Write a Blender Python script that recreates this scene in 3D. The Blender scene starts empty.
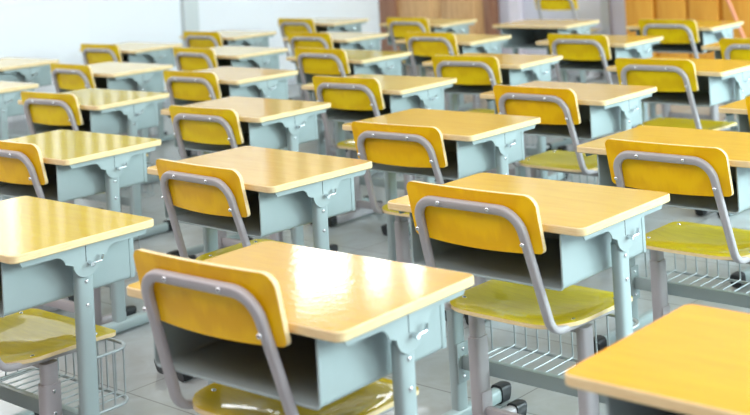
import bpy, bmesh, math, random
from mathutils import Vector, Matrix
random.seed(7)
R = math.radians
scene = bpy.context.scene
col = scene.collection

# ------------------------------------------------------------------ camera
CAMZ = 1.3186
cam_data = bpy.data.cameras.new('camera')
cam = bpy.data.objects.new('camera', cam_data)
col.objects.link(cam)
right = Vector((0.76097671, 0.6462803, -0.0568878))
up = Vector((0.05656561, 0.02125816, 0.99817254))
fwd = Vector((-0.64630858, 0.76280395, 0.02038027))
m = Matrix((right, up, -fwd)).transposed().to_4x4()
m.translation = Vector((0, 0, CAMZ))
cam.matrix_world = m
cam_data.sensor_width = 36
cam_data.lens = 59.948
# rising-front style lens shift: the verticals stay parallel in the photograph
cam_data.shift_x = -0.08087
cam_data.shift_y = -0.41381
cam_data.clip_start = 0.05
cam_data.dof.use_dof = True
cam_data.dof.focus_distance = 3.3
cam_data.dof.aperture_fstop = 3.6
scene.camera = cam

# ------------------------------------------------------------------ world and exposure
scene.view_settings.view_transform = 'Standard'
scene.view_settings.look = 'None'
scene.view_settings.gamma = 1
scene.view_settings.use_curve_mapping = False
scene.view_settings.exposure = 0.2
world = bpy.data.worlds.new('world')
scene.world = world
world.use_nodes = True
bg = world.node_tree.nodes['Background']
bg.inputs[0].default_value = (0.80, 0.90, 1.0, 1)
bg.inputs[1].default_value = 0.8

# room extents
XL, XR, YB, YF, ZC = -8.0, 2.6, -2.2, 8.6, 3.6


def area(name, loc, rot, sx, sy, power, color):
    d = bpy.data.lights.new(name, 'AREA')
    d.shape = 'RECTANGLE'
    d.size, d.size_y = sx, sy
    d.energy = power
    d.color = color
    o = bpy.data.objects.new(name, d)
    o.location = loc
    o.rotation_euler = rot
    col.objects.link(o)
    return o


# daylight coming in through the windows of the right wall
for wy, pw in ((3.4, 100), (6.6, 350)):
    area('window_daylight', (XR - 0.06, wy, 2.15), (0, R(90), 0), 1.9, 2.6, pw, (0.78, 0.98, 1.0))
# daylight through the windows of the left wall
for wy in (0.4, 3.4):
    area('window_daylight', (XL + 0.25, wy, 2.2), (0, R(-90), 0), 1.9, 2.4, 30, (0.95, 0.97, 1.0))
# added soft fill under the ceiling, tilted forward to brighten the chair backs
area('overhead_fill', (-2.6, 0.4, 3.35), (R(18), 0, 0), 8.5, 2.4, 170, (1.0, 0.90, 0.91))


# ------------------------------------------------------------------ materials
def mat(name, base=(0.8, 0.8, 0.8), rough=0.5, metal=0.0, coat=0.0, coat_rough=0.05, emit=None, estr=0.0, spec=0.5):
    mt = bpy.data.materials.new(name)
    mt.use_nodes = True
    b = mt.node_tree.nodes['Principled BSDF']
    b.inputs['Base Color'].default_value = (*base, 1)
    b.inputs['Roughness'].default_value = rough
    b.inputs['Metallic'].default_value = metal
    b.inputs['Coat Weight'].default_value = coat
    b.inputs['Coat Roughness'].default_value = coat_rough
    b.inputs['Specular IOR Level'].default_value = spec
    if emit:
        b.inputs['Emission Color'].default_value = (*emit, 1)
        b.inputs['Emission Strength'].default_value = estr
    return mt


def srgb(r, g, b):
    f = lambda c: ((c / 255 + 0.055) / 1.055) ** 2.4 if c / 255 > 0.04045 else c / 255 / 12.92
    return (f(r), f(g), f(b))


def nodes(mt):
    return mt.node_tree.nodes, mt.node_tree.links, mt.node_tree.nodes['Principled BSDF']


def wood(name, scale_vec, dark, contrast, rough, coat, coat_rough, spec=0.5, bump=0.0, bump_scale=40, wave=0.0, wave_scale=6):
    """painted or varnished wood; takes its colour from the object, adds grain"""
    mt = mat(name, rough=rough, coat=coat, coat_rough=coat_rough, spec=spec)
    n, l, b = nodes(mt)
    tc = n.new('ShaderNodeTexCoord')
    mp = n.new('ShaderNodeMapping')
    mp.inputs['Scale'].default_value = scale_vec
    oi = n.new('ShaderNodeObjectInfo')
    va = n.new('ShaderNodeVectorMath'); va.operation = 'ADD'
    mulv = n.new('ShaderNodeMath'); mulv.operation = 'MULTIPLY'; mulv.inputs[1].default_value = 13.0
    l.new(oi.outputs['Random'], mulv.inputs[0])
    l.new(tc.outputs['Object'], va.inputs[0]); l.new(mulv.outputs[0], va.inputs[1])
    l.new(va.outputs[0], mp.inputs['Vector'])
    nz = n.new('ShaderNodeTexNoise')
    nz.inputs['Scale'].default_value = 6
    nz.inputs['Detail'].default_value = 6
    nz.inputs['Roughness'].default_value = 0.65
    l.new(mp.outputs[0], nz.inputs['Vector'])
    fac = nz.outputs['Fac']
    if wave:
        wv = n.new('ShaderNodeTexWave')
        wv.wave_type = 'RINGS'
        wv.inputs['Scale'].default_value = wave_scale
        wv.inputs['Distortion'].default_value = 3.5
        wv.inputs['Detail'].default_value = 3
        mp2 = n.new('ShaderNodeMapping')
        mp2.inputs['Scale'].default_value = (3.2, 3.2, 0.55)
        l.new(va.outputs[0], mp2.inputs['Vector'])
        l.new(mp2.outputs[0], wv.inputs['Vector'])
        mx0 = n.new('ShaderNodeMix'); mx0.data_type = 'FLOAT'
        mx0.inputs[0].default_value = wave
        l.new(nz.outputs['Fac'], mx0.inputs[2]); l.new(wv.outputs['Fac'], mx0.inputs[3])
        fac = mx0.outputs[0]
    rmp = n.new('ShaderNodeMapRange')
    rmp.inputs['From Min'].default_value = 0.3
    rmp.inputs['From Max'].default_value = 0.7
    rmp.inputs['To Min'].default_value = 0.0
    rmp.inputs['To Max'].default_value = contrast
    l.new(fac, rmp.inputs['Value'])
    dk = n.new('ShaderNodeMix'); dk.data_type = 'RGBA'; dk.blend_type = 'MULTIPLY'
    l.new(rmp.outputs[0], dk.inputs[0])
    l.new(oi.outputs['Color'], dk.inputs[6])
    dk.inputs[7].default_value = (*dark, 1)
    l.new(dk.outputs[2], b.inputs['Base Color'])
    if bump:
        bn = n.new('ShaderNodeTexNoise'); bn.inputs['Scale'].default_value = bump_scale
        bn.inputs['Detail'].default_value = 3
        l.new(tc.outputs['Object'], bn.inputs['Vector'])
        bp = n.new('ShaderNodeBump'); bp.inputs['Strength'].default_value = bump
        bp.inputs['Distance'].default_value = 0.002
        l.new(bn.outputs['Fac'], bp.inputs['Height'])
        l.new(bp.outputs[0], b.inputs['Normal']); l.new(bp.outputs[0], b.inputs['Coat Normal'])
    return mt


M = {}
M['laminate'] = wood('laminate', (1.2, 9, 9), srgb(228, 194, 130), 0.35, 0.5, 0.75, 0.075, spec=0.1, bump=0.12, bump_scale=80)
M['edge'] = wood('edge_band', (4, 4, 60), srgb(220, 190, 150), 0.5, 0.5, 0.1, 0.2, spec=0.2)
M['backrest'] = wood('backrest_veneer', (14, 14, 1.0), srgb(215, 175, 90), 0.30, 0.45, 0.25, 0.15, spec=0.2, wave=0.5)
M['seat'] = wood('seat_veneer', (2, 16, 2), srgb(200, 180, 80), 0.4, 0.5, 0.4, 0.03, spec=0.08, bump=0.35, bump_scale=14)
M['underside'] = mat('brown_board_underside', srgb(92, 60, 44), 0.8)
M['ply'] = mat('plywood_edge', srgb(236, 205, 150), 0.5)


def paint(name, c, rough, metal=0.0):
    mt = mat(name, c, rough, metal)
    n, l, b = nodes(mt)
    tc = n.new('ShaderNodeTexCoord')
    nz = n.new('ShaderNodeTexNoise'); nz.inputs['Scale'].default_value = 9; nz.inputs['Detail'].default_value = 5
    l.new(tc.outputs['Object'], nz.inputs['Vector'])
    mx = n.new('ShaderNodeMix'); mx.data_type = 'RGBA'
    mx.inputs[6].default_value = (*[v * 0.90 for v in c], 1)
    mx.inputs[7].default_value = (*[min(1, v * 1.06) for v in c], 1)
    l.new(nz.outputs['Fac'], mx.inputs[0]); l.new(mx.outputs[2], b.inputs['Base Color'])
    n2 = n.new('ShaderNodeTexNoise'); n2.inputs['Scale'].default_value = 700
    l.new(tc.outputs['Object'], n2.inputs['Vector'])
    bp = n.new('ShaderNodeBump'); bp.inputs['Strength'].default_value = 0.06; bp.inputs['Distance'].default_value = 0.001
    l.new(n2.outputs['Fac'], bp.inputs['Height']); l.new(bp.outputs[0], b.inputs['Normal'])
    return mt


M['desk_paint'] = paint('desk_powder_coat', srgb(164, 180, 180), 0.36)
M['frame_paint'] = paint('chair_powder_coat', srgb(176, 172, 174), 0.33)
M['chrome'] = mat('bright_steel', (0.72, 0.74, 0.76), 0.18, 1.0)
M['rubber'] = mat('black_rubber', (0.012, 0.014, 0.016), 0.35)
M['wire'] = mat('zinc_wire', srgb(176, 184, 186), 0.35, 0.55)


# ------------------------------------------------------------------ mesh helpers
def obj(name, bm, mats, parent=None, smooth=35):
    me = bpy.data.meshes.new(name)
    bm.normal_update()
    bm.to_mesh(me)
    bm.free()
    for mt in (mats if isinstance(mats, (list, tuple)) else [mats]):
        me.materials.append(mt)
    if smooth:
        for p in me.polygons:
            p.use_smooth = True
        me.set_sharp_from_angle(angle=R(smooth))
    o = bpy.data.objects.new(name, me)
    col.objects.link(o)
    if parent:
        o.parent = parent
    return o


def box(bm, x0, x1, y0, y1, z0, z1, bevel=0.0, mi=0, seg=2):
    r = bmesh.ops.create_cube(bm, size=1)
    vs = r['verts']
    for v in vs:
        v.co = Vector(((x0 + x1) / 2 + v.co.x * (x1 - x0), (y0 + y1) / 2 + v.co.y * (y1 - y0), (z0 + z1) / 2 + v.co.z * (z1 - z0)))
    fs = set(f for v in vs for f in v.link_faces)
    for f in fs:
        f.material_index = mi
    if bevel:
        es = list(set(e for v in vs for e in v.link_edges))
        bmesh.ops.bevel(bm, geom=es, offset=bevel, segments=seg, affect='EDGES', profile=0.5, material=-1)


def round_rect(hx, hy, radii, n=6, cx=0, cy=0):
    """counter-clockwise outline; radii for (+x+y, -x+y, -x-y, +x-y)"""
    pts = []
    for (sx, sy), a0, r in zip(((1, 1), (-1, 1), (-1, -1), (1, -1)), (0, 90, 180, 270), radii):
        ox, oy = cx + sx * (hx - r), cy + sy * (hy - r)
        for k in range(n + 1):
            a = R(a0 + 90 * k / n)
            pts.append((ox + r * math.cos(a), oy + r * math.sin(a)))
    return pts


def slab(bm, pts, z0, z1, bevel=0.002, top=0, side=1, to=None, bottom=None):
    """extrude an outline (x, y) from z0 to z1 with softened rims; to maps a point"""
    def off(pts, d):
        out = []
        n = len(pts)
        for i in range(n):
            p, q, s = Vector(pts[i - 1]), Vector(pts[i]), Vector(pts[(i + 1) % n])
            t = (s - p)
            if t.length < 1e-9:
                t = Vector((1, 0))
            t.normalize()
            out.append((q.x - t.y * d * 1.0, q.y + t.x * d * 1.0))
        return out
    b = bevel
    inner = off(pts, b)
    rings = [(inner, z0), (pts, z0 + b), (pts, z1 - b), (inner, z1)]
    f3 = to or (lambda x, y, z: (x, y, z))
    V = [[bm.verts.new(f3(x, y, z)) for x, y in ring] for ring, z in rings]
    n = len(pts)
    for a in range(3):
        for i in range(n):
            f = bm.faces.new((V[a][i], V[a][(i + 1) % n], V[a + 1][(i + 1) % n], V[a + 1][i]))
            f.material_index = side
    f = bm.faces.new(V[3]); f.material_index = top
    f = bm.faces.new(list(reversed(V[0]))); f.material_index = top if bottom is None else bottom


def profile(w, h, n=16, p=2.6):
    out = []
    for k in range(n):
        a = 2 * math.pi * k / n
        c, s = math.cos(a), math.sin(a)
        out.append((w / 2 * math.copysign(abs(c) ** (2 / p), c), h / 2 * math.copysign(abs(s) ** (2 / p), s)))
    return out


def sweep(bm, path, prof, up0=(0, 0, 1), cap=True, mi=0):
    """sweep prof (u, v) along path; v follows a transported up vector"""
    P = [Vector(p) for p in path]
    n = len(P)
    T = []
    for i in range(n):
        t = (P[min(i + 1, n - 1)] - P[max(i - 1, 0)]).normalized()
        T.append(t)
    upv = Vector(up0)
    upv = (upv - T[0] * upv.dot(T[0])).normalized()
    rings = []
    for i in range(n):
        if i:
            q = T[i - 1].rotation_difference(T[i])
            upv = q @ upv
            upv = (upv - T[i] * upv.dot(T[i])).normalized()
        side = T[i].cross(upv)
        rings.append([bm.verts.new(P[i] + side * a + upv * b) for a, b in prof])
    k = len(prof)
    for i in range(n - 1):
        for j in range(k):
            f = bm.faces.new((rings[i][j], rings[i][(j + 1) % k], rings[i + 1][(j + 1) % k], rings[i + 1][j]))
            f.material_index = mi
    if cap:
        bm.faces.new(list(reversed(rings[0]))).material_index = mi
        bm.faces.new(rings[-1]).material_index = mi


def fillet(pts, rad, n=7):
    """round the corners of a polyline"""
    P = [Vector(p) for p in pts]
    out = [P[0]]
    for i in range(1, len(P) - 1):
        r = rad[i] if isinstance(rad, (list, tuple)) else rad
        a = (P[i - 1] - P[i]).normalized(); b = (P[i + 1] - P[i]).normalized()
        ang = a.angle(b)
        d = r / math.tan(ang / 2)
        s, e = P[i] + a * d, P[i] + b * d
        bis = (a + b).normalized()
        c = P[i] + bis * (r / math.sin(ang / 2))
        vs, ve = s - c, e - c
        for k in range(n + 1):
            t = k / n
            tot = vs.angle(ve)
            v = (vs * math.sin((1 - t) * tot) + ve * math.sin(t * tot)) / math.sin(tot)
            out.append(c + v)
    out.append(P[-1])
    return out


def bolt_mesh(name, r=0.0048, h=0.003, mt=None):
    """dome head pointing +z"""
    bm = bmesh.new()
    rings = []
    for rr, z in ((r * 1.15, 0), (r * 1.1, h * 0.4), (r * 0.8, h * 0.85), (r * 0.4, h)):
        rings.append([bm.verts.new((rr * math.cos(a), rr * math.sin(a), z)) for a in [2 * math.pi * k / 12 for k in range(12)]])
    for a, b in zip(rings, rings[1:]):
        for j in range(12):
            bm.faces.new((a[j], a[(j + 1) % 12], b[(j + 1) % 12], b[j]))
    bm.faces.new(rings[-1])
    bm.faces.new(list(reversed(rings[0])))
    o = obj(name, bm, M['chrome'], smooth=60)
    return o


def put(src_mesh, name, parent, loc, rot=(0, 0, 0)):
    o = bpy.data.objects.new(name, src_mesh)
    col.objects.link(o)
    o.parent = parent
    o.location = loc
    o.rotation_euler = rot
    return o


def empty(name, loc=(0, 0, 0)):
    o = bpy.data.objects.new(name, None)
    o.empty_display_size = 0.1
    o.location = loc
    col.objects.link(o)
    return o


def tag(o, label, cat, group=None, kind=None):
    o['label'] = label
    o['category'] = cat
    if group:
        o['group'] = group
    if kind:
        o['kind'] = kind
    return o


def structure(o):
    o['kind'] = 'structure'
    return o


# ------------------------------------------------------------------ room shell
def tile_material():
    mt = mat('floor_tiles', rough=0.28, coat=0.15)
    n, l, b = nodes(mt)
    tc = n.new('ShaderNodeTexCoord')
    mp = n.new('ShaderNodeMapping')
    mp.inputs['Location'].default_value = (3.124 / 0.5 + 20, -2.17 / 0.5 + 20, 0)
    mp.inputs['Scale'].default_value = (2, 2, 1)
    l.new(tc.outputs['Object'], mp.inputs['Vector'])
    br = n.new('ShaderNodeTexBrick')
    br.offset = 0.0
    br.squash = 1.0
    br.inputs['Scale'].default_value = 1
    br.inputs['Brick Width'].default_value = 1
    br.inputs['Row Height'].default_value = 1
    br.inputs['Mortar Size'].default_value = 0.005
    br.inputs['Mortar Smooth'].default_value = 0.1
    br.inputs['Color1'].default_value = (*srgb(178, 186, 188), 1)
    br.inputs['Color2'].default_value = (*srgb(168, 173, 174), 1)
    br.inputs['Mortar'].default_value = (*srgb(120, 122, 120), 1)
    l.new(mp.outputs[0], br.inputs['Vector'])
    nz = n.new('ShaderNodeTexNoise')
    nz.inputs['Scale'].default_value = 7; nz.inputs['Detail'].default_value = 8; nz.inputs['Roughness'].default_value = 0.6
    nz.inputs['Distortion'].default_value = 0.8
    l.new(tc.outputs['Object'], nz.inputs['Vector'])
    mx = n.new('ShaderNodeMix'); mx.data_type = 'RGBA'; mx.blend_type = 'MULTIPLY'
    mr = n.new('ShaderNodeMapRange')
    mr.inputs['From Min'].default_value = 0.35; mr.inputs['From Max'].default_value = 0.7
    mr.inputs['To Max'].default_value = 0.5
    l.new(nz.outputs['Fac'], mr.inputs['Value']); l.new(mr.outputs[0], mx.inputs[0])
    l.new(br.outputs['Color'], mx.inputs[6]); mx.inputs[7].default_value = (*srgb(200, 186, 168), 1)
    l.new(mx.outputs[2], b.inputs['Base Color'])
    return mt


def wall_paint(name, c, seam=0.0):
    mt = mat(name, c, 0.6)
    n, l, b = nodes(mt)
    tc = n.new('ShaderNodeTexCoord')
    nz = n.new('ShaderNodeTexNoise'); nz.inputs['Scale'].default_value = 2.5; nz.inputs['Detail'].default_value = 6
    l.new(tc.outputs['Object'], nz.inputs['Vector'])
    mx = n.new('ShaderNodeMix'); mx.data_type = 'RGBA'
    mx.inputs[6].default_value = (*[v * 0.96 for v in c], 1); mx.inputs[7].default_value = (*c, 1)
    l.new(nz.outputs['Fac'], mx.inputs[0])
    out = mx.outputs[2]
    if seam:
        br = n.new('ShaderNodeTexBrick'); br.offset = 0
        br.inputs['Scale'].default_value = 1
        br.inputs['Brick Width'].default_value = seam; br.inputs['Row Height'].default_value = seam
        br.inputs['Mortar Size'].default_value = 0.004
        br.inputs['Color1'].default_value = (1, 1, 1, 1); br.inputs['Color2'].default_value = (0.98, 0.98, 0.98, 1)
        br.inputs['Mortar'].default_value = (0.95, 0.955, 0.965, 1)
        mp = n.new('ShaderNodeMapping'); mp.inputs['Rotation'].default_value = (0, R(90), 0)
        sep = n.new('ShaderNodeSeparateXYZ'); cmb = n.new('ShaderNodeCombineXYZ')
        l.new(tc.outputs['Object'], sep.inputs[0])
        l.new(sep.outputs['Y'], cmb.inputs['X']); l.new(sep.outputs['Z'], cmb.inputs['Y'])
        l.new(cmb.outputs[0], br.inputs['Vector'])
        m2 = n.new('ShaderNodeMix'); m2.data_type = 'RGBA'; m2.blend_type = 'MULTIPLY'
        m2.inputs[0].default_value = 1
        l.new(out, m2.inputs[6]); l.new(br.outputs['Color'], m2.inputs[7]); out = m2.outputs[2]
    l.new(out, b.inputs['Base Color'])
    return mt


M['floor'] = tile_material()
M['wall_left'] = wall_paint('white_wall_panels', srgb(244, 246, 250), seam=0.9)
M['wall'] = wall_paint('pale_wall_paint', srgb(230, 228, 240))
M['ceiling'] = wall_paint('ceiling_paint', srgb(240, 240, 240))
M['pillar'] = wall_paint('grey_pillar_paint', srgb(208, 214, 214))


M['curtain'] = mat('blind_fabric', srgb(176, 160, 110), 0.8)
M['back_panel'] = wall_paint('brown_back_wall', srgb(90, 66, 62))  # unseen wall, its dark brown picked to cut light from behind


def plain(name, mt, *bxs, bevel=0.0, parent=None):
    bm = bmesh.new()
    for b_ in bxs:
        box(bm, *b_, bevel=bevel)
    return obj(name, bm, mt, parent, smooth=0)


structure(plain('floor', M['floor'], (XL - 0.2, XR + 0.2, YB - 0.2, YF + 0.2, -0.1, 0)))
structure(plain('ceiling', M['ceiling'], (XL - 0.2, XR + 0.2, YB - 0.2, YF + 0.2, ZC, ZC + 0.1)))

# left wall with three tall windows low enough to reflect in the desk tops, and one high window near the corner
LW = [(-1.2, 1.4, 1.05, 2.9), (1.8, 4.1, 1.05, 2.9), (4.4, 6.1, 1.05, 2.9), (7.3, 8.06, 2.55, 3.15), (8.16, 8.585, 2.55, 3.25)]
FRONT_TRANSOM = (-7.985, -7.7, 2.65, 3.35)


def wall_with_holes(name, mt, axis, pos, thick, a0, a1, z0, z1, holes):
    """a wall slab across axis with rectangular openings, built as blocks in one mesh"""
    bm = bmesh.new()
    cuts = sorted(set([a0, a1] + [h[0] for h in holes] + [h[1] for h in holes]))
    for s, e in zip(cuts, cuts[1:]):
        spans = [(z0, z1)]
        for h in holes:
            if h[0] <= s + 1e-6 and h[1] >= e - 1e-6:
                spans = [sp for z in spans for sp in ((z[0], min(z[1], h[2])), (max(z[0], h[3]), z[1])) if sp[1] - sp[0] > 1e-6]
        for za, zb in spans:
            if axis == 'x':
                box(bm, pos, pos + thick, s, e, za, zb)
            else:
                box(bm, s, e, pos, pos + thick, za, zb)
    bmesh.ops.remove_doubles(bm, verts=bm.verts, dist=1e-5)
    return structure(obj(name, bm, mt, smooth=0))


RW = [(2.1, 4.7, 1.2, 3.1), (5.3, 7.9, 1.2, 3.1)]
BW = []
wall_with_holes('wall_left', M['wall_left'], 'x', XL - 0.15, 0.15, YB, YF, 0, ZC, LW)
wall_with_holes('wall_right', M['wall'], 'x', XR, 0.15, YB, YF, 0, ZC, RW)
wall_with_holes('wall_back', M['back_panel'], 'y', YB - 0.15, 0.15, XL - 0.15, XR + 0.15, 0, ZC, BW)
wall_with_holes('wall_front', M['wall'], 'y', YF, 0.15, XL - 0.15, XR + 0.15, 0, ZC, [FRONT_TRANSOM])

M['sky_pane'] = mat('bright_window_pane', (0.9, 0.95, 1.0), 0.2, emit=(0.95, 0.98, 1.0), estr=8)
M['sky_pane_soft'] = mat('curtained_window_pane', (0.9, 0.93, 0.95), 0.4, emit=(0.95, 0.98, 1.0), estr=0.85)
M['win_frame'] = paint('window_frame_paint', srgb(225, 228, 230), 0.4)



def window(num, axis, pos, inward, a0, a1, z0, z1, pane_mat, mull=1):
    """frame of a window with its pane; inward is +1/-1 towards the room"""
    e = structure(empty('window_%d' % num, (0, 0, 0)))
    bm = bmesh.new()
    t = 0.05
    d0, d1 = sorted((pos - inward * 0.03, pos - inward * 0.10))

    def bb(s, f, za, zb, dd0=d0, dd1=d1, bm=bm):
        if axis == 'x':
            box(bm, dd0, dd1, s, f, za, zb)
        else:
            box(bm, s, f, dd0, dd1, za, zb)
    bb(a0, a1, z0, z0 + t); bb(a0, a1, z1 - t, z1)
    bb(a0, a0 + t, z0 + t, z1 - t); bb(a1 - t, a1, z0 + t, z1 - t)
    for k in range(mull):
        c = a0 + (a1 - a0) * (k + 1) / (mull + 1)
        bb(c - 0.03, c + 0.03, z0 + t, z1 - t)
    obj('window_frame', bm, M['win_frame'], e, smooth=0)
    bm = bmesh.new()
    p0, p1 = sorted((pos - inward * 0.12, pos - inward * 0.13))
    bb(a0 + 0.01, a1 - 0.01, z0 + 0.01, z1 - 0.01, p0, p1, bm)
    obj('pane', bm, pane_mat, e, smooth=0)
    return e


wn = 1
for i, (a0, a1, z0, z1) in enumerate(LW):
    e = window(wn, 'x', XL, 1, a0, a1, z0, z1, M['sky_pane'] if i >= 3 else M['sky_pane_soft'], 0 if i >= 3 else 1)
    wn += 1
    if i < 3:
        # vertical blind slats hanging inside the window opening
        bm = bmesh.new()
        n = int((a1 - a0) / 0.13)
        for k in range(n):
            y = a0 + 0.05 + 0.13 * k
            w = 0.072 + 0.012 * math.sin(k * 2.3)
            vs = []
            for q in range(5):
                t_ = q / 4
                vs.append((y + w * t_, XL - 0.015 + 0.012 * math.sin(math.pi * t_)))
            A = [[bm.verts.new((x + d, yy, z)) for yy, x in vs] for d, z in ((0, z0 + 0.02), (0, z1 - 0.02), (0.0015, z1 - 0.02), (0.0015, z0 + 0.02))]
            for p in range(4):
                for q in range(4):
                    bm.faces.new((A[p][q], A[p][q + 1], A[(p + 1) % 4][q + 1], A[(p + 1) % 4][q]))
        bmesh.ops.recalc_face_normals(bm, faces=bm.faces)
        obj('blind', bm, M['curtain'], e, smooth=30)
for (a0, a1, z0, z1) in RW:
    window(wn, 'x', XR, -1, a0, a1, z0, z1, M['sky_pane_soft'], 2); wn += 1
for (a0, a1, z0, z1) in BW:
    window(wn, 'y', YB, 1, a0, a1, z0, z1, M['sky_pane_soft'], 2); wn += 1
window(wn, 'y', YF, -1, *FRONT_TRANSOM, M['sky_pane'], 0)

# grey pillar against the left wall
structure(plain('trim_1', M['pillar'], (XL, XL + 0.05, 6.235, 6.375, 0, ZC)))
# green board on the left wall, seen mirrored in the varnished tops
M['board_green'] = mat('board_green', srgb(60, 104, 62), 0.6)
M['board_rim'] = mat('board_rim', srgb(170, 120, 70), 0.5)
M['paper_red'] = mat('red_paper', srgb(196, 80, 60), 0.7)
M['paper_cream'] = mat('cream_paper', srgb(236, 226, 190), 0.7)
nb = empty('notice_board', (XL + 0.015, 7.72, 1.72))
tag(nb, 'green notice board above the picture on the left wall, mirrored in the tops', 'notice board')
bm = bmesh.new()
box(bm, -0.0145, 0.0, -0.62, 0.62, -0.6, 0.6)
obj('board', bm, M['board_green'], nb, smooth=0)
bm = bmesh.new()
for a in ((-0.66, -0.62, -0.64, 0.64), (0.62, 0.66, -0.64, 0.64), (-0.62, 0.62, -0.64, -0.6), (-0.62, 0.62, 0.6, 0.64)):
    box(bm, -0.0145, 0.012, *a)
obj('board_frame', bm, M['board_rim'], nb, smooth=0)
for yy, mt_ in ((-0.5, 'paper_cream'), (-0.22, 'paper_cream'), (0.08, 'paper_cream'), (0.34, 'paper_red')):
    bm = bmesh.new()
    box(bm, 0.0005, 0.002, yy, yy + 0.15, -0.5, 0.5)
    obj('poster', bm, M[mt_], nb, smooth=0)
# skirting
M['skirt'] = paint('skirting_paint', srgb(205, 208, 214), 0.5)
structure(plain('baseboard_left', M['skirt'], (XL, XL + 0.015, YB, YF, 0, 0.1)))
structure(plain('baseboard_front', M['skirt'], (-6.6, XR, YF - 0.015, YF, 0, 0.1)))

# brown wooden door in its frame, in the corner of the front wall
M['door_wood'] = wood('door_wood', (8, 8, 0.7), srgb(190, 140, 100), 0.6, 0.4, 0.25, 0.2)


def ocol(o, rgb):
    o.color = (*rgb, 1)
    return o


dr = structure(empty('door_1', (0, 0, 0)))
bm = bmesh.new()
box(bm, -7.998, -7.79, YF - 0.07, YF, 0, 2.6, 0.004)
box(bm, -6.76, -6.64, YF - 0.07, YF, 0, 2.6, 0.004)
box(bm, -7.79, -6.76, YF - 0.07, YF, 2.35, 2.5, 0.004)
ocol(obj('door_frame', bm, M['door_wood'], dr), srgb(176, 128, 100))
bm = bmesh.new()
box(bm, -7.79, -7.28, YF - 0.045, YF - 0.005, 0.01, 2.35, 0.003)
box(bm, -7.27, -6.76, YF - 0.045, YF - 0.005, 0.01, 2.35, 0.003)
for x0 in (-7.70, -7.18):
    for z0, z1 in ((0.15, 0.95), (1.1, 2.2)):
        box(bm, x0, x0 + 0.33, YF - 0.055, YF - 0.04, z0, z1, 0.006)
ocol(obj('door_leaf', bm, M['door_wood'], dr), srgb(246, 200, 140))  # leaf colour lightened to stand in for the warm flare glow
bm = bmesh.new()
sweep(bm, fillet([(-7.24, YF - 0.045, 1.05), (-7.24, YF - 0.10, 1.05), (-7.13, YF - 0.10, 1.05)], 0.015, 5), profile(0.018, 0.018, 10, 2))
obj('door_handle', bm, M['chrome'], dr)

# pale vertical pipe duct on the front wall
M['duct'] = paint('duct_paint', srgb(250, 240, 250), 0.4)
structure(plain('trim_2', M['duct'], (-6.49, -6.38, YF - 0.06, YF, 0, ZC), bevel=0.004))
structure(plain('trim_3', M['skirt'], (-5.58, -5.50, YF - 0.03, YF, 0, ZC), bevel=0.004))

# tall wooden cabinets at the front wall, one object per unit
M['cab_wood'] = wood('cabinet_wood', (9, 9, 0.6), srgb(220, 165, 90), 0.45, 0.5, 0.1, 0.2, spec=0.2)
CY = 8.3
cabs = [(-5.19, -4.645, 'tall orange wood cabinet beside the pale wall, leftmost of the row behind the back desks'),
        (-4.64, -4.095, 'tall orange wood cabinet with a broom handle leaning on its front'),
        (-4.09, -3.545, 'tall orange wood cabinet past the broom handle at the top right corner')]
for (x0, x1, lab) in cabs:
    c = empty('wooden_cabinet', ((x0 + x1) / 2, CY + 0.15, 0))
    tag(c, lab, 'cabinet', 'tall wooden cabinets along the front wall')
    ox, oy = c.location.x, c.location.y
    bm = bmesh.new()
    box(bm, x0 - ox, x1 - ox, CY + 0.02 - oy, YF - oy - 0.001, 0.0, 2.1, 0.003)
    ocol(obj('body', bm, M['cab_wood'], c), srgb(216, 146, 44))
    w = (x1 - x0)
    for k in range(2):
        a = x0 + 0.01 + k * w / 2
        b2 = a + w / 2 - 0.03
        if k:
            a += 0.01; b2 += 0.01
        bm = bmesh.new()
        box(bm, a - ox, b2 - ox, CY - oy, CY + 0.02 - oy, 0.08, 2.06, 0.004)
        d = ocol(obj('door', bm, M['cab_wood'], c), srgb(240, 176, 76))
        bm = bmesh.new()
        hx = (b2 - 0.03 if k == 0 else a + 0.03) - ox
        sweep(bm, fillet([(hx, CY - oy, 1.4), (hx, CY - oy - 0.03, 1.4), (hx, CY - oy - 0.03, 1.55), (hx, CY - oy, 1.55)], 0.01, 4), profile(0.01, 0.01, 8, 2), up0=(1, 0, 0))
        obj('handle', bm, M['chrome'], d)
# long broom handle leaning on the cabinets
bm = bmesh.new()
p0, p1 = Vector((-3.933, 8.067, 0.03)), Vector((-4.44, 8.28, 1.01))
sweep(bm, [p0.lerp(p1, 0.08), p1], profile(0.024, 0.024, 12, 2), up0=(0, 1, 0))
br_ = empty('broom', p0)
tag(br_, 'pinkish broom stick leaning against the orange wood cabinet', 'broom')
M['stick'] = mat('broom_stick', srgb(236, 160, 130), 0.45)
for v in bm.verts:
    v.co -= p0
obj('broom_handle', bm, M['stick'], br_)
bm = bmesh.new()
box(bm, -0.13, 0.13, -0.025, 0.025, 0.07, 0.12, 0.01)
obj('broom_head', bm, M['stick'], br_)
bm = bmesh.new()
for k in range(26):
    x = -0.12 + 0.24 * k / 25
    for yy in (-0.015, 0.0, 0.015):
        sweep(bm, [(x, yy, 0.075), (x * 1.15, yy * 1.4, -0.028)], profile(0.006, 0.006, 5, 2), up0=(0, 1, 0))
obj('bristles', bm, mat('bristle', srgb(150, 60, 50), 0.8), br_)

def copy_tree(o, parent=None):
    c = o.copy()
    col.objects.link(c)
    if parent:
        c.parent = parent
    for ch in list(o.children):
        copy_tree(ch, c)
    return c


# ------------------------------------------------------------------ school desk (origin on the floor under the top's centre, user side is -y)
H = 0.62
bolt_me = bolt_mesh('bolt')
bolt_data = bolt_me.data
bpy.data.objects.remove(bolt_me)


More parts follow.
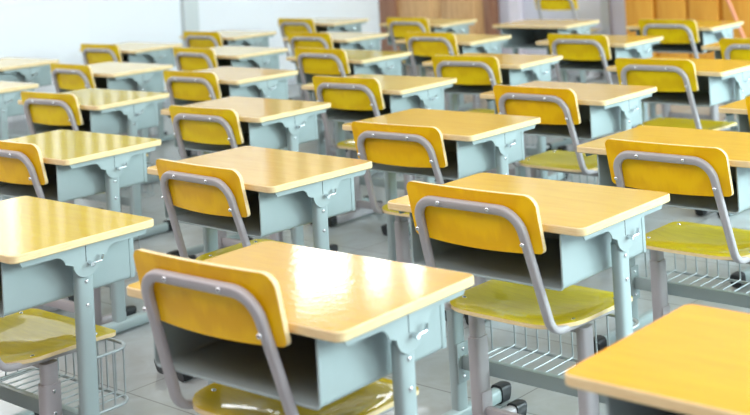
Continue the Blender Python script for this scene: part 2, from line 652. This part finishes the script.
def make_desk():
    t = empty('school_desk')
    # top
    bm = bmesh.new()
    slab(bm, round_rect(0.30, 0.20, (0.02,) * 4, 6), H - 0.019, H, 0.0022, bottom=2)
    obj('tabletop', bm, [M['laminate'], M['edge'], M['underside']], t, smooth=30)
    # book compartment: folded sheet metal, open towards the sitter
    bm = bmesh.new()
    zt, zb, x1, yn, yf = H - 0.0195, H - 0.152, 0.228, -0.182, 0.178
    th = 0.0025
    prof = fillet([(-x1, 0, zt), (-x1, 0, zb), (x1, 0, zb), (x1, 0, zt)], 0.012, 4)
    n = len(prof)
    outer = [(p.x, p.z) for p in prof]
    inner = []
    for i, p in enumerate(prof):
        a, b = prof[max(i - 1, 0)], prof[min(i + 1, n - 1)]
        tt = (b - a).normalized()
        inner.append((p.x - tt.z * th, p.z + tt.x * th))
    grid = {}
    for tagn, y in (('n', yn), ('f', yf)):
        grid[tagn] = ([bm.verts.new((x, y, z)) for x, z in outer], [bm.verts.new((x, y, z)) for x, z in inner])
    for i in range(n - 1):
        o0, i0 = grid['n']; o1, i1 = grid['f']
        bm.faces.new((o0[i], o0[i + 1], o1[i + 1], o1[i]))
        bm.faces.new((i0[i + 1], i0[i], i1[i], i1[i + 1]))
        bm.faces.new((o0[i + 1], o0[i], i0[i], i0[i + 1]))
        bm.faces.new((o1[i], o1[i + 1], i1[i + 1], i1[i]))
    box(bm, -x1 + th, x1 - th, yf - 0.004, yf, zb + th, zt)
    # rolled lip around the mouth
    lip = fillet([(-x1 + 0.001, yn, zt), (-x1 + 0.001, yn, zb + 0.001), (x1 - 0.001, yn, zb + 0.001), (x1 - 0.001, yn, zt)], 0.012, 4)
    sweep(bm, lip, profile(0.006, 0.008, 8, 2.4), up0=(0, 1, 0))
    # folded flange along the far end of each side
    for s in (-1, 1):
        box(bm, s * x1 - 0.0012, s * x1 + 0.0012, yf - 0.014, yf - 0.001, zb + 0.004, zt - 0.004, 0.0005)
    obj('book_compartment', bm, M['desk_paint'], t)
    for s in (-1, 1):
        # leg tube
        bm = bmesh.new()
        xc = s * 0.262
        sweep(bm, [(xc, 0.005, 0.04), (xc, 0.005, H - 0.08)], profile(0.030, 0.046, 20, 3.4), up0=(0, 1, 0))
        lg = obj('leg', bm, M['desk_paint'], t)
        for dz in (0.110, 0.166):
            put(bolt_data, 'bolt', lg, (xc + s * 0.0155, 0.005, H - dz), (0, R(90 * s), 0))
        # bracket plate: strip under the top that funnels down into the leg
        bm = bmesh.new()
        def arc(cx, cz, r, a0, a1, n=8):
            return [(cx + r * math.cos(R(a0 + (a1 - a0) * k / n)), cz + r * math.sin(R(a0 + (a1 - a0) * k / n))) for k in range(n + 1)]
        z0 = H - 0.020
        pts = [(-0.172, z0 - 0.004), (-0.165, z0 - 0.016)]
        pts += arc(-0.078, z0 - 0.042, 0.026, 90, 10)            # shoulder
        pts += arc(0.005, z0 - 0.042, 0.037, 185, 355, 16)             # round bottom over the leg
        pts += arc(0.088, z0 - 0.042, 0.026, 170, 90)
        pts += [(0.175, z0 - 0.016), (0.182, z0 - 0.004)]
        pts += [(0.182, z0), (-0.172, z0)]
        xa, xb = 0.2785, 0.2815
        slab(bm, pts if True else pts[::-1], 0, 0.003, 0.0006, 0, 0, to=lambda a, b, c: (s * (xa + c), a, b))
        if True:
            bmesh.ops.recalc_face_normals(bm, faces=bm.faces)
        # folded top flange joining plate and top
        box(bm, min(s * 0.222, s * xb), max(s * 0.222, s * xb), -0.172, 0.182, z0 - 0.0025, z0 + 0.0005)
        # collar behind the plate that takes the leg
        sweep(bm, [(xc, 0.005, H - 0.09), (xc, 0.005, H - 0.03)], profile(0.026, 0.042, 20, 3.2), up0=(0, 1, 0))
        bk = obj('bracket', bm, M['desk_paint'], t)
        # bag hook: chromed pin with a bent tongue, and a slot mark
        bm = bmesh.new()
        xo = s * xb
        sweep(bm, [(xo - s * 0.002, 0.012, H - 0.066), (xo + s * 0.016, 0.012, H - 0.068)], profile(0.011, 0.011, 12, 2), up0=(0, 0, 1))
        sweep(bm, fillet([(xo, 0.012, H - 0.066), (xo + s * 0.010, 0.014, H - 0.067), (xo + s * 0.011, 0.040, H - 0.066), (xo + s * 0.011, 0.043, H - 0.052)], 0.004, 4), profile(0.005, 0.009, 10, 2.6), up0=(1, 0, 0))
        obj('hook', bm, M['chrome'], bk)
        bm = bmesh.new()
        box(bm, min(xo, xo + s * 0.0006), max(xo, xo + s * 0.0006), 0.003, 0.0045, H - 0.062, H - 0.024)
        obj('seam', bm, M['rubber'], bk, smooth=0)
        # floor rail and its rubber caps
        bm = bmesh.new()
        sweep(bm, [(xc, -0.195, 0.024), (xc, 0.185, 0.024)], profile(0.034, 0.04, 16, 3.2), up0=(0, 0, 1))
        rl = obj('floor_rail', bm, M['desk_paint'], t)
        for ye, sg in ((-0.195, -1), (0.185, 1)):
            bm = bmesh.new()
            sweep(bm, [(xc, ye - sg * 0.022, 0.0255), (xc, ye + sg * 0.008, 0.0255), (xc, ye + sg * 0.015, 0.0235)], profile(0.042, 0.05, 16, 3.4), up0=(0, 0, 1))
            obj('foot_cap', bm, M['rubber'], rl)
        # plate that takes the crossbar
        bm = bmesh.new()
        box(bm, min(s * 0.243, s * 0.2465), max(s * 0.243, s * 0.2465), -0.014, 0.03, H - 0.508, H - 0.405, 0.001)
        pl = obj('mounting_plate', bm, M['desk_paint'], t)
        for dz in (0.421, 0.492):
            put(bolt_data, 'bolt', pl, (s * 0.243, 0.008, H - dz), (0, R(-90 * s), 0))
    # crossbar
    bm = bmesh.new()
    box(bm, -0.244, 0.244, 0.002, 0.022, H - 0.475, H - 0.437, 0.004)
    obj('crossbar', bm, M['desk_paint'], t)
    # wire basket in front of the crossbar
    bm = bmesh.new()
    rw = profile(0.005, 0.0044, 7, 2)
    rh = profile(0.011, 0.008, 9, 2.4)
    zt, zb, yb = H - 0.317, H - 0.452, 0.160
    xw = 0.222
    for z, x0 in ((zt, 0.0), (zb, 0.0)):
        y0 = 0.018 if z == zb else 0.035
        sweep(bm, fillet([(-xw, y0, z), (-xw, yb, z), (xw, yb, z), (xw, y0, z)], 0.045, 6), rh)
    nfl = 11
    for k in range(nfl):
        x = -xw + 0.035 + (2 * xw - 0.07) * k / (nfl - 1)
        pth = fillet([(x, 0.014, zb + 0.006), (x, yb + 0.0, zb + 0.006), (x, yb + 0.0, zt)], 0.006, 3)
        sweep(bm, pth, rw, up0=(0, 0, 1))
    for s in (-1, 1):
        for y in (0.04, 0.07, 0.105):
            sweep(bm, [(s * xw, y, zb), (s * xw, y, zt)], rw, up0=(0, 1, 0))
    obj('wire_basket', bm, M['wire'], t, smooth=60)
    return t


# ------------------------------------------------------------------ school chair (origin on floor; same axes as the desk it serves)
SZ = 0.350       # seat height


def make_chair():
    t = empty('school_chair')
    # upper assembly is raised or lowered on the telescoping columns
    upper = []
    # backrest: plywood panel, gently curved and reclined
    bm = bmesh.new()
    zb, zt, yb0, rec = H - 0.086, H + 0.050, -0.2185, 0.2135
    hw, hh = 0.197, (zt - zb) / 2
    outline = round_rect(hw, hh, (0.030, 0.022, 0.012, 0.012), 6)
    nx = 16

    def bend(x, z, d):
        # x lateral, z height above bottom, d thickness
        taper = 1.0 - 0.008 * (1 - z / (2 * hh))
        zz = z - 0.008 * (1 - min(1, (x / hw) ** 2)) * (1 - z / (2 * hh))
        y = yb0 - rec * z + 0.010 * ((x / hw) ** 2) - 0.004
        return Vector((x * taper, y + d, zb + zz))
    # columns of quads between lower and upper outline
    def zlim(x):
        lo, hi = 0.0, 2 * hh
        ax = abs(x)
        rt = 0.030 if x > 0 else 0.024
        rb = 0.012
        if ax > hw - rt:
            q = ax - (hw - rt); hi = 2 * hh - rt + math.sqrt(max(0, rt * rt - q * q))
        if ax > hw - rb:
            q = ax - (hw - rb); lo = rb - math.sqrt(max(0, rb * rb - q * q))
        return lo, hi
    xs = [-hw + 0.0004]
    xs += [-hw + 0.03 * (1 - math.cos(R(90 * k / 7))) for k in range(2, 8)]
    xs += [(-hw + 0.03) + (2 * hw - 0.06) * k / 14 for k in range(1, 14)]
    xs += [hw - 0.03 * (1 - math.cos(R(90 * k / 7))) for k in range(7, 1, -1)]
    xs += [hw - 0.0004]
    nz = 6
    th = 0.011
    F_, B_ = [], []
    for x in xs:
        lo, hi = zlim(x)
        F_.append([bm.verts.new(bend(x, lo + (hi - lo) * j / nz, th)) for j in range(nz + 1)])
        B_.append([bm.verts.new(bend(x, lo + (hi - lo) * j / nz, 0)) for j in range(nz + 1)])
    for i in range(len(xs) - 1):
        for j in range(nz):
            bm.faces.new((F_[i + 1][j], F_[i][j], F_[i][j + 1], F_[i + 1][j + 1]))
            bm.faces.new((B_[i][j], B_[i + 1][j], B_[i + 1][j + 1], B_[i][j + 1]))
        for j in (0, nz):
            f = bm.faces.new((F_[i][j], F_[i + 1][j], B_[i + 1][j], B_[i][j])); f.material_index = 1
    for j in range(nz):
        for i in (0, len(xs) - 1):
            f = bm.faces.new((F_[i][j], F_[i][j + 1], B_[i][j + 1], B_[i][j])); f.material_index = 1
    bmesh.ops.recalc_face_normals(bm, faces=bm.faces)
    back = obj('backrest', bm, [M['backrest'], M['edge']], t, smooth=50)
    upper.append(back)
    # frame: inverted U behind the backrest, running down and forward under the seat
    def py(z):   # post centre
        return yb0 - rec * (z - zb) - 0.0125
    ztop = H + 0.012
    zr = SZ - 0.0185
    pts = []
    for s in (-1, 1):
        side = [(s * 0.170, 0.08, zr), (s * 0.170, py(zr) + 0.022, zr + 0.008), (s * 0.154, py(ztop), ztop)]
        pts += side if s == -1 else side[::-1]
    path = fillet(pts, [0, 0.045, 0.055, 0.055, 0.045, 0], 8)
    bm = bmesh.new()
    sweep(bm, path, profile(0.0175, 0.0225, 16, 3.8), up0=(1, 0, 0))
    fr = obj('back_frame', bm, M['frame_paint'], t)
    upper.append(fr)
    ang = math.atan(rec)
    for x, z in ((-0.075, ztop), (0.075, ztop), (-0.159, zb + 0.024), (0.159, zb + 0.024)):
        put(bolt_data, 'bolt', fr, (x, py(z) - 0.0102, z), (R(90) - ang, 0, 0))
    # seat: dished plywood shell
    bm = bmesh.new()
    hx, y0, y1 = 0.199, -0.165, 0.155
    cy, hy = (y0 + y1) / 2, (y1 - y0) / 2
    nxs, nys = 22, 20

    def halfw(y):     # half width at depth y, rounded rear corners, tighter front ones
        q = (y - y0)
        w = hx
        rr = 0.10
        if q < rr:
            w = hx - rr * 0.95 + 0.95 * math.sqrt(max(0, rr * rr - (rr - q) ** 2))
        rf = 0.035
        q2 = y1 - y
        if q2 < rf:
            w = hx - rf + math.sqrt(max(0, rf * rf - (rf - q2) ** 2))
        return w - 0.006 * (y1 - y) / (y1 - y0)

    def sz(x, y):
        u, v = x / hx, (y - cy) / hy
        dish = -0.017 * max(0, 1 - (abs(u) / 0.9) ** 2.6) * max(0, 1 - ((v + 0.15) / 0.95) ** 2)
        lip = 0.004 * max(0, -v - 0.5)
        wf = -0.012 * max(0, v - 0.65) ** 1.3 * 2
        return SZ + dish + lip + wf
    ys = [y0 + (y1 - y0) * 0.5 * (1 - math.cos(math.pi * j / nys)) for j in range(nys + 1)]
    ys[0] += 0.0003; ys[-1] -= 0.0003
    T_, U_ = [], []
    for y in ys:
        w = halfw(y)
        T_.append([bm.verts.new((w * (-1 + 2 * i / nxs), y, sz(w * (-1 + 2 * i / nxs), y))) for i in range(nxs + 1)])
        U_.append([bm.verts.new((w * (-1 + 2 * i / nxs), y, sz(w * (-1 + 2 * i / nxs), y) - 0.0095)) for i in range(nxs + 1)])
    for j in range(nys):
        for i in range(nxs):
            bm.faces.new((T_[j][i], T_[j][i + 1], T_[j + 1][i + 1], T_[j + 1][i]))
            bm.faces.new((U_[j][i + 1], U_[j][i], U_[j + 1][i], U_[j + 1][i + 1]))
        for i in (0, nxs):
            f = bm.faces.new((T_[j][i], T_[j + 1][i], U_[j + 1][i], U_[j][i])); f.material_index = 1
    for i in range(nxs):
        for j in (0, nys):
            f = bm.faces.new((T_[j][i], T_[j][i + 1], U_[j][i + 1], U_[j][i])); f.material_index = 1
    bmesh.ops.recalc_face_normals(bm, faces=bm.faces)
    st = obj('seat', bm, [M['seat'], M['edge']], t, smooth=50)
    upper.append(st)
    for x in (-0.168, 0.168):
        for y in (-0.078, 0.100):
            put(bolt_data, 'bolt', st, (x, y, sz(x, y) - 0.0008))
    yc = -0.036
    for s in (-1, 1):
        xc = s * 0.167
        bm = bmesh.new()
        sweep(bm, [(xc, yc, 0.12), (xc, yc, zr - 0.012)], profile(0.031, 0.042, 16, 3.2), up0=(0, 1, 0))
        upper.append(obj('seat_post', bm, M['frame_paint'], t))
        bm = bmesh.new()
        sweep(bm, [(xc, yc, 0.036), (xc, yc, 0.260), (xc, yc, 0.262)], profile(0.039, 0.051, 18, 3.2), up0=(0, 1, 0))
        lg = obj('leg', bm, M['frame_paint'], t)
        for z in (0.245, 0.192):
            put(bolt_data, 'bolt', lg, (xc + s * 0.0185, yc, z), (0, R(90 * s), 0))
        bm = bmesh.new()
        sweep(bm, [(xc, -0.20, 0.024), (xc, 0.11, 0.024)], profile(0.032, 0.04, 16, 3.2), up0=(0, 0, 1))
        rl = obj('floor_rail', bm, M['frame_paint'], t)
        for ye, sg in ((-0.20, -1), (0.11, 1)):
            bm = bmesh.new()
            sweep(bm, [(xc, ye - sg * 0.022, 0.0255), (xc, ye + sg * 0.008, 0.0255), (xc, ye + sg * 0.015, 0.0235)], profile(0.038, 0.047, 16, 3.4), up0=(0, 0, 1))
            obj('foot_cap', bm, M['rubber'], rl)
    bm = bmesh.new()
    box(bm, -0.15, 0.15, yc - 0.010, yc + 0.010, 0.054, 0.086, 0.004)
    for s in (-1, 1):
        box(bm, min(s * 0.146, s * 0.149), max(s * 0.146, s * 0.149), yc - 0.02, yc + 0.02, 0.045, 0.125, 0.001)
    obj('crossbar', bm, M['frame_paint'], t)
    bm = bmesh.new()
    box(bm, -0.16, 0.16, yc - 0.010, yc + 0.010, zr - 0.030, zr - 0.004, 0.004)
    upper.append(obj('seat_support', bm, M['frame_paint'], t))
    return t, [u.name for u in upper]


desk0 = make_desk()
chair0, upper_names = make_chair()
UP = ('backrest', 'back_frame', 'seat', 'seat_post', 'seat_support')

# sRGB colours of tops and veneers, with reflections and near-to-far tone mixed in
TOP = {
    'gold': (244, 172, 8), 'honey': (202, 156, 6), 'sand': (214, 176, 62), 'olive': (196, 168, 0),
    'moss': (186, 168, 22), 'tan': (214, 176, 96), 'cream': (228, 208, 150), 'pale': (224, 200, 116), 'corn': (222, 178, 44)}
BK = {'amber': (252, 198, 0), 'yellow': (246, 194, 0), 'lemon': (234, 202, 0), 'bright': (244, 210, 20)}
ST = {'a': (222, 202, 0), 'b': (214, 182, 0), 'c': (226, 200, 30)}

# name, x, y, yaw, top colour, label | chair: x, y, yaw, dz, back colour, seat colour, label
ROWS = [
 ('T0', -2.894, 1.714, 0.0, 'olive', 'olive yellow desk cut off by the left edge at the bottom left, wire basket below',
  (-2.894, 1.708, 0.5, -0.008, 'amber', 'c', 'chair at bottom left showing only its shiny olive seat and one frame post')),
 ('T1', -1.868, 1.712, 1.8, 'honey', 'foreground centre desk with bright white glare across its honey yellow top',
  (-1.874, 1.706, 1.8, 0.049, 'amber', 'b', 'nearest chair with big amber backrest at the front centre desk')),
 ('T2', -1.888, 2.513, 0.0, 'sand', 'sandy yellow desk right of centre, directly behind the glare covered front desk',
  (-1.873, 2.512, -0.9, 0.023, 'amber', 'a', 'amber backed chair right of centre, its whole glossy yellow seat in view')),
 ('T3', -1.865, 3.335, -0.1, 'sand', 'wide sandy desk cut off by the right edge, behind an amber chair back',
  (-1.828, 3.338, -1.0, -0.010, 'yellow', 'a', 'chair near the right edge with yellow back and shiny yellow seat')),
 ('T4', -2.894, 2.515, -2.1, 'tan', 'tan desk left of centre, behind the big nearest chair, right half glossy',
  (-2.878, 2.519, -2.1, -0.004, 'yellow', 'a', 'chair left of centre above the nearest chair, grey frame on yellow back')),
 ('T5', -2.877, 3.351, -0.4, 'sand', 'golden desk in the middle of the photo with a pale reflection on its top',
  (-2.878, 3.348, 1.7, -0.021, 'yellow', 'a', 'chair with yellow back in the very middle of the photo')),
 ('T6', -2.870, 4.132, 0.0, 'tan', 'tan desk right of centre, one behind the golden middle desk',
  (-2.855, 4.132, -1.6, -0.002, 'yellow', 'a', 'yellow backed chair right of centre with yellow seat visible beside a desk corner')),
 ('T7', -2.817, 4.992, -2.5, 'corn', 'corn yellow desk at upper right with a dark open compartment',
  (-2.833, 4.989, -0.4, 0.003, 'lemon', 'a', 'large lemon backed chair at upper right in front of the corn yellow desk')),
 ('T30', -2.802, 5.854, 0.0, 'corn', 'desk at the far right edge below the orange cabinets, mostly behind its chair',
  (-2.776, 5.857, -0.1, -0.002, 'lemon', 'a', 'lemon chair back cut off by the right edge near the top')),
 ('T29', -1.810, 4.136, 0.0, 'sand', 'desk of which only the left corner shows at the right edge above the sandy desk',
  (-1.781, 4.140, -0.1, 0.003, 'amber', 'a', 'chair of which only a yellow sliver shows at the right edge')),
 ('T13', -3.873, 2.478, 1.7, 'moss', 'moss yellow desk at left with wavy stripes of reflected light',
  (-3.861, 2.482, 1.7, 0.002, 'yellow', 'a', 'yellow chair back cut by the left edge, in front of the striped reflection desk')),
 ('T8', -3.904, 3.341, 0.8, 'tan', 'tan desk above the left centre desk, its right corner turning glossy yellow',
  (-3.886, 3.342, 1.6, -0.016, 'lemon', 'a', 'lemon backed chair left of centre, directly above the tan glossy desk top')),
 ('T9', -3.867, 4.095, 1.5, 'pale', 'pale glossy desk just above the golden middle desk',
  (-3.848, 4.096, 1.3, 0.004, 'lemon', 'a', 'lemon chair above the photo centre with its frame leg and seat edge visible')),
 ('T10', -3.884, 4.951, 3.0, 'corn', 'yellow desk above centre with its hook and bracket facing right, behind a lemon chair',
  (-3.886, 4.952, 3.7, -0.005, 'lemon', 'a', 'lemon chair right of top centre, nearest of the three below the brown door')),
 ('T11', -3.852, 5.883, -1.0, 'corn', 'yellow desk in front of the pale wall, right beneath the desk without a chair',
  (-3.833, 5.886, -1.2, 0.002, 'lemon', 'a', 'lemon chair in front of the pale wall, below and right of the chairless desk')),
 ('T12', -3.796, 6.743, -0.6, 'corn', 'farthest desk on the right, standing before the orange cabinets',
  (-3.768, 6.747, -1.8, 0.000, 'lemon', 'a', 'farthest chair on the right, before the orange cabinets')),
 ('T14', -4.890, 3.295, 2.1, 'moss', 'greenish yellow desk at left behind the striped reflection desk',
  (-4.887, 3.294, 3.3, 0.003, 'lemon', 'a', 'whole lemon chair back at the left, just behind the striped reflection desk')),
 ('T17', -4.908, 4.115, -2.0, 'tan', 'tan desk at upper left with a tint of yellow at its right corner',
  (-4.925, 4.110, 1.5, -0.009, 'lemon', 'a', 'lemon chair three above the nearest chair in the line left of centre')),
 ('T20', -4.873, 4.930, -0.9, 'moss', 'far desk above centre with green and red reflections on its top',
  (-4.851, 4.937, -0.5, 0.012, 'lemon', 'a', 'lemon chair at top centre before the green tinted desk')),
 ('T23', -4.840, 5.797, -0.2, 'pale', 'far yellow desk in front of the brown door, nearer of two',
  (-4.820, 5.803, -0.2, 0.008, 'bright', 'a', 'bright yellow chair before the brown door, nearer of two')),
 ('T25', -4.821, 6.737, 0.5, 'corn', 'far desk without a chair showing its open compartment before the pale wall', None),
 ('T28', -5.954, 3.303, -0.0, 'cream', 'cream desk cut by the left edge, nearer of the two on that edge high up', None),
 ('T15', -5.888, 4.094, -0.4, 'cream', 'cream desk at upper left behind the greenish desk',
  (-5.911, 4.087, -1.7, -0.001, 'lemon', 'a', 'lemon chair at upper left, between the greenish desk and the cream desk')),
 ('T18', -5.849, 4.920, -1.1, 'cream', 'cream desk beside the small lemon chair second below the grey pillar',
  (-5.885, 4.905, -2.0, -0.006, 'lemon', 'a', 'small lemon chair second below the grey pillar, left of centre')),
 ('T21', -5.822, 5.780, -0.0, 'cream', 'cream far desk at top, middle of the three left of the brown door',
  (-5.821, 5.780, -0.2, -0.005, 'lemon', 'a', 'lemon far chair at top, middle of the three left of the brown door')),
 ('T24', -5.836, 6.723, -1.1, 'pale', 'farthest desk directly against the brown door backdrop',
  (-5.814, 6.727, -1.5, 0.001, 'bright', 'a', 'farthest bright yellow chair before the brown door')),
 ('T27', -6.962, 4.074, -0.0, 'cream', 'cream desk cut by the left edge nearest the white wall', None),
 ('T16', -6.913, 4.965, 0.5, 'cream', 'far cream desk by the white wall, just left of the grey pillar',
  (-6.921, 4.961, 2.1, -0.009, 'lemon', 'a', 'small lemon chair by the white wall, leftmost of the far row')),
 ('T19', -6.865, 5.752, -0.8, 'cream', 'far cream desk by the white wall, just right of the grey pillar',
  (-6.857, 5.753, 0.0, -0.009, 'lemon', 'a', 'small lemon chair right below the grey pillar')),
 ('T22', -6.870, 6.698, 1.0, 'cream', 'farthest cream desk, in the corner left of the brown door',
  (-6.905, 6.685, -1.4, -0.008, 'lemon', 'a', 'farthest small lemon chair at top, left of the brown door')),
 ('T26', -0.833, 1.766, 0.3, 'gold', 'bright orange yellow desk corner at the bottom right', None),
]


def tint(root, rgb_by_name):
    for o in [root] + list(root.children_recursive):
        base = o.name.split('.')[0]
        if base in rgb_by_name:
            o.color = (*srgb(*rgb_by_name[base]), 1)


first_d = first_c = True
pending = []
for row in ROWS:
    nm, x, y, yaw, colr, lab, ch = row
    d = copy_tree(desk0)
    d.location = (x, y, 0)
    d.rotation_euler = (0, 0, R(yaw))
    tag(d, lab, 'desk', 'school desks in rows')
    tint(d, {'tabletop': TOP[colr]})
    if ch:
        cx, cyy, cyaw, dz, bc, sc, clab = ch
        # keep the backrest just clear of the desk's edge
        v = Vector((cx - x, cyy - y)); a = R(yaw)
        ly = -v.x * math.sin(a) + v.y * math.cos(a)
        over = max(0, ly + abs(math.sin(R(cyaw - yaw))) * 0.2 + 0.002)
        cx += over * math.sin(a); cyy -= over * math.cos(a)
        c = copy_tree(chair0)
        c.location = (cx, cyy, 0)
        c.rotation_euler = (0, 0, R(cyaw))
        tag(c, clab, 'chair', 'school chairs at the desks')
        tint(c, {'backrest': BK[bc], 'seat': ST[sc]})
        for k in c.children:
            if k.name.split('.')[0] in UP:
                k.location.z += dz
# one taller chair standing free by the front wall, only its lower part is in the picture
c = copy_tree(chair0)
c.location = (-5.72, 8.36, 0)
c.rotation_euler = (0, 0, R(2))
tag(c, 'raised yellow chair standing alone by the pale wall, cut off by the top edge', 'chair')
tint(c, {'backrest': BK['bright'], 'seat': ST['a']})
for k in c.children:
    if k.name.split('.')[0] in UP:
        k.location.z += 0.045
for root in (desk0, chair0):
    for o in list(root.children_recursive) + [root]:
        bpy.data.objects.remove(o)
# give the edge bands their own pale colour through a fixed material instead of the object's
for key, c3 in (('edge', srgb(240, 219, 172)),):
    n, l, b = nodes(M[key])
    for lk in list(l):
        if lk.from_node.type == 'OBJECT_INFO' and lk.from_socket.name == 'Color':
            tgt = lk.to_socket
            l.remove(lk)
            tgt.default_value = (*c3, 1)
